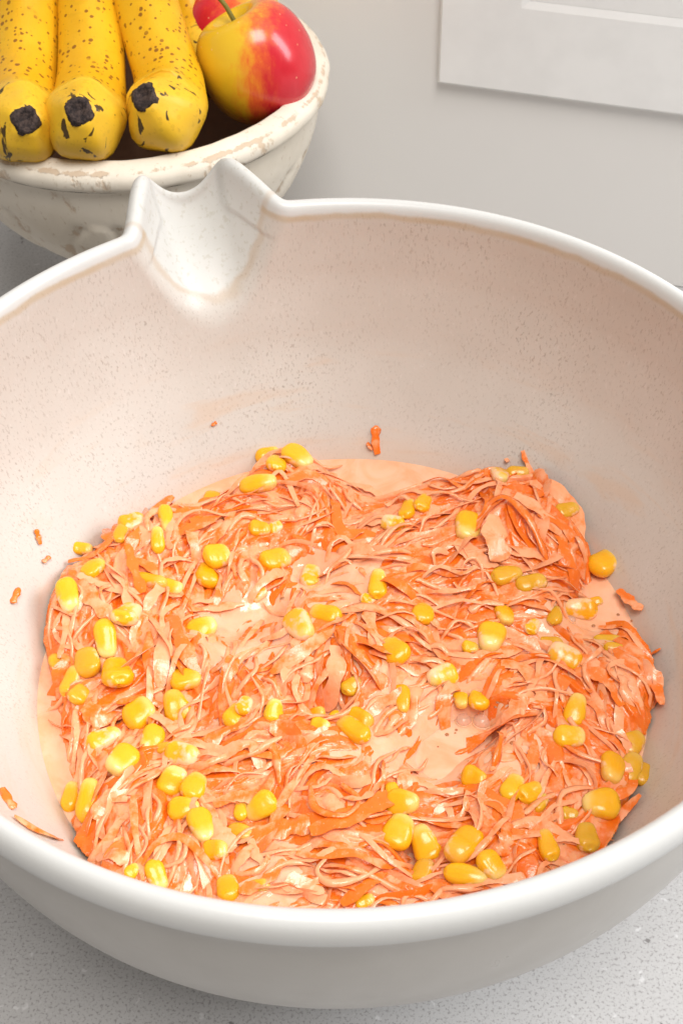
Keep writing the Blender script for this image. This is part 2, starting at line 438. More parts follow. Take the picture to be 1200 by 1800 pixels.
def sub_bowl(name, sel):
    f = fa[sel]; used, inv = np.unique(f, return_inverse=True)
    o = mesh_obj(name, verts[used] - np.array([0, 0, ZC]), inv.reshape(-1, 4), M_glaze, bowl)
    me = o.data
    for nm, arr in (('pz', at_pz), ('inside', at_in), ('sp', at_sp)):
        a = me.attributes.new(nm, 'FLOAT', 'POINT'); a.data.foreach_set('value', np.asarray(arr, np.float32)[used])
    me.normals_split_custom_set_from_vertices(vn[used].tolist())
    return o
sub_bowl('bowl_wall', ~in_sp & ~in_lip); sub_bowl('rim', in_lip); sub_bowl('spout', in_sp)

# ------------------------------------------------------------------ salad: height field, flow
ZL = -0.0975
outline = [(445, 815), (480, 790), (545, 795), (590, 828), (700, 838), (820, 842), (860, 820), (930, 822), (1000, 850), (1030, 940), (1045, 1000), (1095, 1040), (1135, 1085), (1155, 1140), (1180, 1210), (1168, 1270), (1130, 1300), (1140, 1400), (1090, 1500), (980, 1700), (600, 1800), (250, 1700), (95, 1490), (128, 1410), (118, 1330), (108, 1270), (95, 1190), (78, 1120), (85, 1050), (108, 990), (160, 950), (215, 905), (300, 868), (345, 885), (420, 838)]
OUT = np.array([at_z(a, b, -.091)[:2] for a, b in outline])
GN, GH = 400, .128
gx = np.linspace(-GH, GH, GN); GX, GY = np.meshgrid(gx, gx, indexing='ij')
def poly_sd(X, Y, P):
    d = np.full(X.shape, 1e9); ins = np.zeros(X.shape, bool)
    for i in range(len(P)):
        a, b = P[i], P[(i + 1) % len(P)]
        e = b - a; wx, wy = X - a[0], Y - a[1]
        t = np.clip((wx * e[0] + wy * e[1]) / (e @ e), 0, 1)
        d = np.minimum(d, np.hypot(wx - e[0] * t, wy - e[1] * t))
        c = (a[1] <= Y) != (b[1] <= Y)
        with np.errstate(divide='ignore', invalid='ignore'):
            ins ^= c & (X < a[0] + (Y - a[1]) / (b[1] - a[1]) * e[0])
    return np.where(ins, d, -d)
SD = poly_sd(GX, GY, OUT)
def blur2(a, s):
    kx = np.arange(-int(3 * s) - 1, int(3 * s) + 2); kk = np.exp(-.5 * (kx / s) ** 2); kk /= kk.sum()
    a = np.apply_along_axis(lambda v: np.convolve(v, kk, 'same'), 0, a)
    return np.apply_along_axis(lambda v: np.convolve(v, kk, 'same'), 1, a)
flow = [(300,900,60),(250,950,75),(160,1000,-25),(130,1090,60),(330,1100,-60),(270,1130,85),(230,1160,70),(330,940,65),(400,895,35),(450,860,20),(560,830,0),(500,870,-30),(590,880,80),(520,950,30),(480,1010,60),(430,1060,60),(400,1150,70),(650,880,-10),(720,860,-15),(700,960,10),(760,920,-5),(650,970,20),(820,960,8),(900,880,20),(960,880,-40),(1000,930,-60),(930,1000,-35),(880,950,80),(780,1010,10),(700,1020,0),(640,1060,-10),(750,1060,-40),(830,1070,30),(950,1060,20),(1060,1090,-20),(1110,1150,-60),(1150,1210,-65),(900,1140,15),(860,1180,20),(950,1200,60),(1060,1200,-60),(1000,1170,-20),(600,1120,40),(560,1190,80),(620,1130,-55),(540,1150,35),(680,1180,-50),(700,1230,60),(760,1190,10),(430,1210,80),(480,1190,75),(340,1210,70),(400,1290,40),(460,1310,60),(200,1240,12),(170,1300,88),(250,1350,40),(330,1310,20),(520,1290,10),(560,1300,-30),(650,1310,25),(700,1290,40),(200,1450,60),(250,1480,80),(320,1480,-50),(300,1520,60),(430,1400,10),(520,1400,25),(600,1400,20),(540,1470,30),(620,1510,-15),(560,1540,20),(680,1560,20),(720,1540,40),(780,1420,-20),(880,1450,80),(1000,1330,-50),(950,1380,30),(1080,1430,60),(900,1520,0),(850,1250,60)]
FX = np.zeros_like(GX); FY = np.zeros_like(GX)
for (a, b, t) in flow:
    p0 = at_z(a, b, -.091); p1 = at_z(a + 20 * math.cos(math.radians(t)), b - 20 * math.sin(math.radians(t)), -.091)
    th = math.atan2(p1[1] - p0[1], p1[0] - p0[0])
    w = np.exp(-.5 * ((GX - p0[0]) ** 2 + (GY - p0[1]) ** 2) / .0095 ** 2) + 1e-9
    FX += w * math.cos(2 * th); FY += w * math.sin(2 * th)
TH = .5 * np.arctan2(FY, FX)
wig = blur2(rng.standard_normal((GN, GN)), 9); wig /= wig.std(); TH = TH + .30 * wig
def idx(x, y): return (np.clip(((x + GH) / (2 * GH) * (GN - 1)), 0, GN - 1).round().astype(int), np.clip(((y + GH) / (2 * GH) * (GN - 1)), 0, GN - 1).round().astype(int))
def lic(nz, steps, ds):
    acc = nz.copy()
    for sgn in (1, -1):
        X, Y = GX.copy(), GY.copy(); pt = TH * 1.0; dx, dy = np.cos(pt) * sgn, np.sin(pt) * sgn
        for s in range(steps):
            X = X + dx * ds; Y = Y + dy * ds; i, j = idx(X, Y)
            t = TH[i, j]; cx, cy = np.cos(t), np.sin(t); sg = np.sign(cx * dx + cy * dy); sg[sg == 0] = 1
            dx, dy = cx * sg, cy * sg; acc += nz[i, j]
    acc -= acc.mean(); return acc / acc.std()
coarse = lic(blur2(rng.standard_normal((GN, GN)), 2.6), 13, .0008)
finel = lic(blur2(rng.standard_normal((GN, GN)), 1.0), 10, .0007)
lump = blur2(rng.standard_normal((GN, GN)), 11); lump /= lump.std()
H = .0078 * sstep(-.001, .010, SD) + .0018 * lump
for (a, b, rp, h) in [(925, 925, 80, .0085), (260, 930, 70, .004), (150, 1070, 70, .006), (560, 1480, 150, .007), (250, 1430, 80, .003), (480, 860, 70, .0035), (930, 1180, 60, .002), (1090, 1190, 60, .002), (590, 1130, 60, .0025), (300, 1140, 60, .003), (880, 1440, 70, .002),
                      (775, 1310, 52, -.0075), (545, 1000, 42, -.0055), (400, 1085, 48, -.0055), (1045, 1070, 55, -.0055), (575, 1250, 36, -.005), (840, 1275, 36, -.0065), (725, 1500, 22, -.006), (690, 850, 60, -.003), (1040, 1025, 36, -.006), (480, 1060, 40, -.003), (960, 1120, 45, -.003)]:
    p0 = at_z(a, b, -.091); sr = rp * depth(p0) / F
    H += h * np.exp(-.5 * ((GX - p0[0]) ** 2 + (GY - p0[1]) ** 2) / sr ** 2)
edge = sstep(-.0005, .005, SD)
H0 = H.copy()                                        # smooth height, for placing things
H = H + edge * (.0011 * np.tanh(1.6 * coarse) + .00045 * finel)
H = np.where(SD < 0, H - .02 * sstep(0, .004, -SD), H)
def hsamp(x, y, A=None):
    A = H0 if A is None else A
    fx = np.clip((np.asarray(x) + GH) / (2 * GH) * (GN - 1), 0, GN - 1.001); fy = np.clip((np.asarray(y) + GH) / (2 * GH) * (GN - 1), 0, GN - 1.001)
    i, j = fx.astype(int), fy.astype(int); u, v = fx - i, fy - j
    return A[i, j] * (1 - u) * (1 - v) + A[i + 1, j] * u * (1 - v) + A[i, j + 1] * (1 - u) * v + A[i + 1, j + 1] * u * v
def surf_z(x, y):
    s = hsamp(x, y, SD)
    return np.where(s > -.001, np.maximum(ZL + hsamp(x, y), ZL), ZL)
def hit_food(px, py):
    """where the line of sight meets the food, the dressing or the bowl's inside"""
    d = ray(px, py); t = np.linspace(.25, .75, 2500); P = CAM + t[:, None] * d
    below = P[:, 2] < surf_z(P[:, 0], P[:, 1]); wall = (np.hypot(P[:, 0], P[:, 1]) > rin(P[:, 2])) & (P[:, 2] < 0) & (P[:, 1] > -.10)
    k = np.argmax(below | wall); return P[k], bool(wall[k] and not below[k])

# matted bed of finely grated carrot: many flat wet shreds pressed into one coated surface
def flow_path(x, y, L, nseg, curl):
    pts = []
    i, j = idx(np.array(x), np.array(y)); base = TH[i, j] + random.gauss(0, .55)
    for sgn in (-1, 1):
        px, py, a = x, y, base + (math.pi if sgn < 0 else 0); seg = []
        for s in range(nseg):
            i, j = idx(np.array(px), np.array(py)); t = TH[i, j]
            if math.cos(t - a) < 0: t += math.pi
            a += .30 * math.atan2(math.sin(t - a), math.cos(t - a)) + curl * sgn + random.gauss(0, .06)
            px += math.cos(a) * L / (2 * nseg); py += math.sin(a) * L / (2 * nseg); seg.append((px, py))
        pts = (seg[::-1] + [(x, y)]) if sgn < 0 else pts + seg
    return np.array(pts)
FN = 760
fx_ = np.linspace(-GH, GH, FN); BX, BY = np.meshgrid(fx_, fx_, indexing='ij')
HF = hsamp(BX, BY, H); TONE = np.full(HF.shape, .45)
SDF = hsamp(BX, BY, SD)
cand = np.argwhere((SD > .001) & (np.hypot(GX, GY) < rin(ZL + H0) - .001))
pick = cand[rng.integers(0, len(cand), 1700)]
NB = len(pick)
for n_, (i, j) in enumerate(pick):
    x, y = GX[i, j], GY[i, j]
    L = random.uniform(.010, .034); w = random.choice([.0018, .0026, .0034, .0044, .0056]) * random.uniform(.8, 1.2)
    path = catmull(flow_path(x, y, L, 3, random.gauss(0, .17)), int(L / .00016))
    tg = np.gradient(path, axis=0); tg /= np.linalg.norm(tg, axis=1)[:, None]; nm = np.c_[-tg[:, 1], tg[:, 0]]
    t = np.linspace(0, 1, len(path)); wd = w * np.minimum(1, np.minimum((t + .02) / .10, (1.02 - t) / .10)) ** random.uniform(.2, .8) * (1 + .2 * np.sin(t * random.uniform(4, 14) + random.uniform(0, 6)))
    u = np.linspace(-.5, .5, max(5, int(w / .00020)))
    X = path[:, None, 0] + nm[:, None, 0] * wd[:, None] * u[None]; Y = path[:, None, 1] + nm[:, None, 1] * wd[:, None] * u[None]
    lift = -.0009 + .0030 * (n_ / NB) * random.uniform(.3, 1) + random.choice([0, 0, .0007, .0014]) * np.sin(math.pi * t)
    tilt, cup = random.gauss(0, .16), random.uniform(-1, 1.0)
    Z = hsamp(path[:, 0], path[:, 1])[:, None] + lift[:, None] + (tilt * u[None] + cup * (u[None] ** 2 - .08) * .5) * wd[:, None]
    ii = np.clip(((X + GH) / (2 * GH) * (FN - 1)).round().astype(int), 0, FN - 1); jj = np.clip(((Y + GH) / (2 * GH) * (FN - 1)).round().astype(int), 0, FN - 1)
    tone = random.random()
    up = Z > HF[ii, jj]
    np.maximum.at(HF, (ii[up], jj[up]), Z[up]); TONE[ii[up], jj[up]] = tone
for (a, b, rp, h) in [(770, 1315, 50, .0085), (545, 1000, 34, .0055), (400, 1088, 40, .0060), (1045, 1068, 46, .0060), (575, 1248, 26, .0055), (835, 1280, 34, .0075), (725, 1500, 18, .007), (700, 850, 40, .004), (1050, 1025, 30, .006), (470, 1065, 28, .004)]:
    p0 = at_z(a, b, -.094); sr = rp * depth(p0) / F
    HF = HF - h * np.exp(-.5 * (((BX - p0[0]) ** 2 + (BY - p0[1]) ** 2) / sr ** 2) ** 1.5)
HF = np.where(SDF > 0, HF, np.minimum(HF, hsamp(BX, BY, H) + .002))
HF = blur2(HF, .75); TONE = blur2(TONE, .7)
HS = blur2(HF, 4.0)
ok = (SDF > -.0035) & (np.hypot(BX, BY) < rin(ZL + HF) - .0008)
ids = -np.ones(BX.shape, int); ids[ok] = np.arange(ok.sum())
V = np.stack([BX[ok], BY[ok], ZL + HF[ok]], -1)
q = np.stack([ids[:-1, :-1], ids[1:, :-1], ids[1:, 1:], ids[:-1, 1:]], -1).reshape(-1, 4); q = q[(q >= 0).all(1)]
bed = mesh_obj('carrot_mash', V, q, M_bed)
at = bed.data.attributes.new('tone', 'FLOAT', 'POINT'); at.data.foreach_set('value', TONE[ok].astype(np.float32))
tag(bed, 'matted creamy bed of fine grated carrot under the loose shreds', 'grated carrot', kind='stuff')
H0 = hsamp(GX, GY) * 0 + np.array(HS)[np.ix_(np.clip((np.arange(GN) * (FN - 1) / (GN - 1)).round().astype(int), 0, FN - 1), np.clip((np.arange(GN) * (FN - 1) / (GN - 1)).round().astype(int), 0, FN - 1))]

# dressing pool
nr_, na_ = 40, 160
V = [];
for i in range(nr_ + 1):
    r = .1105 * i / nr_
    for j in range(na_):
        a = 2 * math.pi * j / na_
        z = ZL + .0012 * math.exp(-abs(.1085 - r) / .0016) + .00025 * math.sin(70 * r * math.cos(a) + 2) * math.cos(85 * r * math.sin(a))
        V.append((r * math.cos(a), r * math.sin(a), z))
V = np.array(V)
dress = mesh_obj('dressing', V, grid_faces(nr_ + 1, na_), M_dress)
tag(dress, 'pale peach creamy dressing pooling around the grated carrot', 'dressing')
# the same dressing clinging in the hollows between the shreds
fm = blur2(rng.standard_normal((GN, GN)), 14); fm /= fm.std(); fm = .14 + .30 * fm
for (a, b, rp, h) in [(400, 1090, 70, .8), (545, 1000, 70, .8), (600, 1250, 80, .5), (775, 1305, 90, .9), (470, 1170, 90, .5), (1045, 1070, 80, .8), (480, 1060, 60, .5), (960, 1120, 70, .5), (700, 1180, 70, .4), (250, 1250, 70, .3), (560, 1400, 120, .25), (930, 930, 80, -.8), (880, 1180, 70, -.2), (1120, 1200, 60, -.3)]:
    p0 = at_z(a, b, -.091); sr = rp * depth(p0) / F
    fm += .85 * h * np.exp(-.5 * ((GX - p0[0]) ** 2 + (GY - p0[1]) ** 2) / sr ** 2)
fm = np.clip(fm, 0, 1)
rip = blur2(rng.standard_normal((GN, GN)), 3.5); rip /= rip.std()
FZ = np.maximum(blur2(H0, 2.0) - .0017 + .0024 * fm + .00022 * rip, -.0002)
okf = (SD > .0005) & (np.hypot(GX, GY) < rin(ZL + FZ) - .0004)
ids = -np.ones(GX.shape, int); ids[okf] = np.arange(okf.sum())
V = np.stack([GX[okf], GY[okf], ZL + FZ[okf]], -1)
q = np.stack([ids[:-1, :-1], ids[1:, :-1], ids[1:, 1:], ids[:-1, 1:]], -1).reshape(-1, 4); q = q[(q >= 0).all(1)]
mesh_obj('clinging_dressing', V, q, M_dress, dress)

M_bub = NT('bubble_film'); M_bub.col((.80, .56, .42)); M_bub.set(.06, .6); M_bub.b.inputs['Alpha'].default_value = .42; M_bub = M_bub.m
M_bubd = mat_plain('bubble_hole', (.42, .16, .06), .15, .6)
def dome(px, py, rpx, big):
    p, _ = hit_food(px, py); r = rpx * depth(p) / F
    V = []; n = 20
    for i in range(7):
        t = i / 6 * math.pi / 2
        for j in range(n):
            a = 2 * math.pi * j / n; V.append((r * math.cos(t) * math.cos(a), r * math.cos(t) * math.sin(a), r * .75 * math.sin(t)))
    o = mesh_obj('bubble', V, grid_faces(7, n), M_bub if big else M_bubd, dress); o.location = (p[0], p[1], max(p[2], ZL) + .0002)
    if not big: o.scale = (1, 1, .5)
    if big:                                           # foam ring round the bubble
        V = []
        for i in range(28):
            a = 2 * math.pi * i / 28
            for j in range(8):
                b = 2 * math.pi * j / 8; rr = r * 1.04 + r * .10 * math.cos(b); V.append((rr * math.cos(a), rr * math.sin(a), r * .10 * math.sin(b)))
        f = [(i * 8 + j, i * 8 + (j + 1) % 8, ((i + 1) % 28) * 8 + (j + 1) % 8, ((i + 1) % 28) * 8 + j) for i in range(28) for j in range(8)]
        mesh_obj('foam_ring', V, f, M_dress, o)
dome(814, 1266, 14, True); dome(847, 1268, 17, True); dome(1002, 1090, 9, True); dome(900, 1307, 5, False); dome(864, 1287, 5, False)
for (cx, cy, s, n) in [(395, 1082, 40, 12), (820, 1310, 45, 14), (580, 1235, 35, 9), (1090, 1095, 35, 6), (500, 1035, 40, 8), (850, 1250, 30, 6), (700, 1315, 40, 7), (1000, 1480, 60, 8)]:
    for _ in range(n // 2 + 1):
        dome(cx + random.gauss(0, s * .6), cy + random.gauss(0, s * .4), random.uniform(1.6, 3.6), False)

# ------------------------------------------------------------------ grated carrot shreds
def ribbon(P, w, th, tw, nr=13):
    """P: control points; flat tapered ribbon; tw: roll of the cross-section at both ends and in the middle"""
    C = catmull(P, nr); T = np.gradient(C, axis=0); T /= np.linalg.norm(T, axis=1)[:, None]
    t = np.linspace(0, 1, nr)
    up = np.array([0, 0, 1.0]) - T * T[:, 2:3]; up /= np.linalg.norm(up, axis=1)[:, None] + 1e-9
    sd = np.cross(T, up)
    roll = np.interp(t, np.linspace(0, 1, len(tw)), tw)[:, None]
    s2 = sd * np.cos(roll) + up * np.sin(roll); u2 = -sd * np.sin(roll) + up * np.cos(roll)
    e0, e1 = random.uniform(.1, .55), random.uniform(.1, .55)
    wd = w * np.clip(np.minimum((t + .02) / .16, 1), 0, 1) ** e0 * np.clip(np.minimum((1.02 - t) / .16, 1), 0, 1) ** e1
    wd = wd * (1 + .22 * np.sin(t * random.uniform(5, 16) + random.uniform(0, 6)) + rng.normal(0, .07, nr))
    cup = random.uniform(-.35, .35) * w
    V = []
    for i in range(nr):
        for (a, b) in ((.5, .12), (0, .5), (-.5, .12), (-.5, -.12), (0, -.5), (.5, -.12)):
            V.append(C[i] + s2[i] * a * wd[i] + u2[i] * (b * th * (.35 + .65 * wd[i] / w) + cup * (a * a - .12)))
    return np.array(V), grid_faces(nr, 6, True, True)
def clampP(P):
    P = np.array(P); r = np.hypot(P[:, 0], P[:, 1]); lim = rin(P[:, 2]) - .0022
    k = np.where(r > lim, lim / np.maximum(r, 1e-6), 1); P[:, 0] *= k; P[:, 1] *= k; return P
def rand_shred(x, y, big):
    L = random.uniform(.012, .029)
    w = (random.choice([.0018, .0024, .0032, .0042, .0052]) if big else random.uniform(.0010, .0021)) * random.uniform(.85, 1.2)
    xy = flow_path(x, y, L, 3, random.gauss(0, .13 if big else .24))
    t = np.linspace(0, 1, len(xy))
    arch = random.choice([.0003, .0006, .0010, .0016, .0026] if big else [.0010, .0016, .0024, .0034]) * np.sin(math.pi * t ** random.uniform(.7, 1.5))
    z = ZL + np.maximum(hsamp(xy[:, 0], xy[:, 1]), -.0003) + random.uniform(-.0005, .0003) + arch
    z[0] -= .0010; z[-1] -= .0010
    if random.random() < (.16 if big else .3): z[random.choice([0, -1])] += random.uniform(.001, .004)      # a loose end sticking up
    P = clampP(np.c_[xy, z])
    tw = np.array([random.gauss(0, .32) for _ in range(3)]) + random.choice([0, 0, 0, 0, .7, -.7])
    rand_shred.look = 'broad ' if w > .0036 else ('thin ' if w < .0022 else '')
    return ribbon(P, w, random.uniform(.0004, .0007), tw, 13 if big else 10)

def zone(px, py):
    if py < 930: v = 'back'
    elif py < 1270: v = 'middle'
    else: v = 'front'
    h = 'left' if px < 420 else ('centre' if px < 800 else 'right')
    return v, h
ZT = {('back', 'left'): 'at the back left edge of the salad', ('back', 'centre'): 'along the back edge of the salad', ('back', 'right'): 'in the tall back right clump',
      ('middle', 'left'): 'in the heap against the left bowl wall', ('middle', 'centre'): 'in the wet middle of the salad', ('middle', 'right'): 'on the right side of the salad',
      ('front', 'left'): 'at the front left of the salad', ('front', 'centre'): 'in the curly heap behind the front rim', ('front', 'right'): 'at the front right of the salad'}
def project(p):
    d = np.asarray(p) - CAM; w = d @ FWD; return 600 + F * (d @ RGT) / w, 900 - F * (d @ UPV) / w

# shreds one can follow in the photograph: pixel path, width in px, lift along it in mm, label
hero = [
 ([(585,1108),(535,1142),(476,1184)], 24, (2.5,3,1.5), 'broad pale carrot shred pointing down left from the star-shaped tangle mid salad'),
 ([(592,1105),(622,1140),(655,1172)], 23, (2.8,2.8,1.2), 'carrot shred pointing down right from the star-shaped tangle mid salad'),
 ([(588,1135),(590,1185),(572,1250)], 30, (2.8,3.2,1.2), 'wide pale carrot shred pointing to the front from the star-shaped tangle mid salad'),
 ([(545,1155),(540,1180),(536,1200)], 20, (1,2,1), 'short stubby carrot shred inside the star-shaped tangle mid salad'),
 ([(590,1075),(650,1066),(705,1090),(735,1110)], 17, (1.5,3.5,2.5,.5), 'long arched carrot shred bridging two corn kernels mid salad'),
 ([(645,1070),(655,1110),(662,1140)], 22, (2.5,2,.5), 'carrot shred hanging below the long arched shred mid salad'),
 ([(225,958),(236,1000),(252,1042)], 17, (3.5,4,2), 'upright carrot shred with dark tip sticking out at the upper left'),
 ([(238,982),(275,1002),(308,1022)], 19, (2,3,1), 'straight pale carrot shred beside the upright dark-tipped one'),
 ([(138,1010),(185,1030),(248,1042)], 15, (2.5,2.5,1.5), 'thin pale shred lying across the upper left heap'),
 ([(115,985),(165,975),(205,938)], 10, (1,2.5,4), 'thin pointed carrot shred sticking up by the left bowl wall'),
 ([(140,1020),(160,1050),(195,1085)], 26, (3,3.5,1.5), 'torn broad carrot flake at the left edge of the heap'),
 ([(300,1082),(322,1135),(348,1188)], 27, (2.5,3,1), 'broad ribbon of carrot slanting down beside the left kernels'),
 ([(292,1095),(285,1150),(282,1215)], 24, (2.5,2.8,.8), 'broad carrot ribbon running straight towards the front on the left'),
 ([(262,1110),(262,1150),(272,1215)], 20, (2,2.2,.6), 'orange carrot ribbon tucked right of the pale-topped left kernel'),
 ([(262,1250),(300,1275),(340,1310)], 20, (2.5,2.5,1), 'carrot shred lying over the kernel with the cream edge at left'),
 ([(335,918),(385,902),(425,888)], 15, (2,2.5,1.5), 'straight carrot shred lying towards the back left'),
 ([(265,935),(275,895),(305,872)], 17, (2,4,3.5), 'carrot shred curling up against the back left bowl wall'),
 ([(303,910),(296,945),(300,965)], 10, (4,3,1), 'thin drooping carrot strand over the upright kernel at back left'),
 ([(435,868),(470,845),(495,830),(525,890)], 9, (2,4,4,1.5), 'thin looping carrot strand beside the flat back kernel'),
 ([(500,850),(540,838),(580,850)], 24, (2.5,3.5,1.5), 'bright orange carrot strip behind the kernels at the back'),
 ([(592,845),(590,890),(602,935),(660,940)], 22, (2.5,2.5,1.5,1), 'bent carrot ribbon turning a corner near the back'),
 ([(610,850),(645,858),(670,872)], 14, (2,2.5,1.5), 'pale forked carrot shred near the back pool'),
 ([(868,905),(870,950),(885,985)], 40, (4,4.5,2), 'wide orange carrot sheet folded at the back right clump'),
 ([(850,890),(885,872),(925,905),(948,950),(962,985)], 13, (3,5,4.5,3.5,1.5), 'thin pale shred arching round the back right clump'),
 ([(905,870),(945,895),(985,940)], 20, (4,4,2), 'carrot shred slanting down the back right clump'),
 ([(930,850),(975,858),(1005,890),(1022,950)], 26, (3,4,3.5,1.5), 'orange carrot strip over the crest of the back right clump'),
 ([(945,900),(990,925),(1025,975)], 22, (3,3,1.2), 'carrot strip along the right flank of the back right clump'),
 ([(985,965),(1005,1000),(1015,1035)], 22, (2,2,.8), 'pale carrot shred trailing off the back right clump'),
 ([(800,950),(845,985),(875,995)], 24, (2,2.5,1), 'creamy carrot flap in front of the back right clump'),
 ([(885,1062),(850,1058),(825,1075)], 16, (1.5,2.5,1), 'torn carrot shred over the paired kernels right of centre'),
 ([(1090,1035),(1110,1055),(1130,1072)], 17, (1.5,2,2), 'orange carrot stub leaning on the right bowl wall'),
 ([(1060,1110),(1110,1140),(1150,1200),(1172,1240)], 24, (2,3,2.5,1), 'broad carrot strip sweeping down the right edge'),
 ([(1080,1140),(1120,1185),(1150,1245)], 20, (2.5,2.5,1), 'carrot strip beside the right edge strip'),
 ([(1010,1180),(1060,1190),(1095,1240)], 24, (2,3,1), 'wide wavy carrot flap on the right of the salad'),
 ([(840,1150),(890,1145),(940,1128)], 20, (1.5,2,1), 'smooth carrot band below the large right kernel'),
 ([(880,1165),(920,1175),(950,1215),(945,1245)], 26, (1.5,2.5,2,1), 'carrot flap curving round the hollow right of the bubbles'),
 ([(690,1250),(700,1270),(715,1298)], 24, (1.5,2,.5), 'carrot shred dipping into the pale pool'),
 ([(850,1300),(825,1315),(800,1325)], 8, (.6,1,.6), 'thin dark orange sliver lying in the pale pool'),
 ([(740,1100),(760,1130),(790,1160)], 18, (1.5,2,1), 'creamy carrot shred right of the pale-topped centre kernel'),
 ([(545,1462),(600,1440),(655,1418),(690,1395)], 34, (3,4,3.5,1.5), 'broad carrot band folding through the front heap'),
 ([(545,1380),(555,1420),(605,1432),(630,1405),(600,1378)], 13, (3,4,4.5,4,3), 'carrot shred curled into a ring in the front heap'),
 ([(440,1470),(500,1455),(545,1448)], 32, (2.5,3,2), 'broad pale carrot flake left in the front heap'),
 ([(440,1475),(452,1505),(470,1520)], 17, (3,2.5,1), 'folded carrot shred below the pale flake in the front heap'),
 ([(520,1500),(560,1505),(620,1500),(675,1520),(720,1510)], 17, (3,4,4,3.5,2), 'long wavy carrot shred along the front heap'),
 ([(575,1505),(556,1530),(580,1552),(640,1540),(690,1505)], 12, (4,4.5,4.5,4,3), 'thin S-shaped carrot curl right behind the front rim'),
 ([(420,1568),(465,1548),(500,1512)], 22, (3,3,2), 'tapered carrot shred reaching down to the front rim'),
 ([(500,1565),(520,1545),(570,1570)], 20, (3,4,3), 'carrot shred bent over just behind the front rim'),
 ([(600,1590),(640,1560),(675,1535)], 20, (3,3.5,2), 'carrot shred slanting up from the front rim'),
 ([(250,1520),(275,1482),(320,1472),(365,1515),(390,1550)], 13, (2,4,4.5,4,2), 'arched carrot shred forming a bow at front left'),
 ([(234,1395),(238,1460),(252,1548)], 13, (2.5,3.5,2), 'long thin carrot shred running down to the front left rim'),
 ([(165,1440),(190,1400),(225,1405)], 24, (2,3,2), 'ragged carrot flake beside the two front left kernels'),
 ([(170,1505),(200,1500),(225,1515)], 26, (3,3,2), 'broad orange carrot flake by the front left rim'),
 ([(375,1415),(415,1400),(460,1405)], 22, (2.5,3.5,2), 'pale carrot shred with curdled lumps left of the front heap'),
 ([(372,1440),(390,1470),(400,1500)], 36, (4.5,5,3.5), 'thin translucent carrot disc covering a kernel at front left'),
 ([(385,1330),(420,1310),(445,1310),(460,1350)], 22, (2,4,4,1.5), 'carrot ribbon arched like a tunnel left of centre front'),
 ([(470,1300),(485,1330),(490,1380)], 14, (2.5,3,1.5), 'narrow carrot shred left of the front heap loop'),
 ([(690,1360),(740,1375),(790,1400)], 15, (2,3,1.5), 'carrot shred above the pair of stacked front kernels'),
 ([(885,1440),(890,1470),(880,1505)], 26, (2,2.5,1), 'flat carrot strip standing near the front right rim'),
 ([(920,1430),(950,1405),(975,1395)], 12, (2,3.5,3), 'white-edged carrot shred over the front right kernel'),
 ([(1090,1455),(1105,1430),(1132,1400)], 13, (1,1.5,2), 'carrot shred pointing up the right bowl wall at the front'),
 ([(940,1300),(935,1340),(925,1390)], 18, (1.5,2,1), 'reddish carrot strip right of the pale pool'),
 ([(430,1060),(370,1068),(330,1070)], 17, (.8,1.5,.8), 'bright orange carrot shred lying behind the left pool'),
 ([(205,1235),(250,1228),(295,1245)], 13, (2.5,3,2), 'thin pale carrot shred above the cream-edged kernel'),
 ([(150,1240),(175,1262),(215,1255)], 30, (2,2.5,1.5), 'ribbed carrot flake near the left pool of dressing'),
]
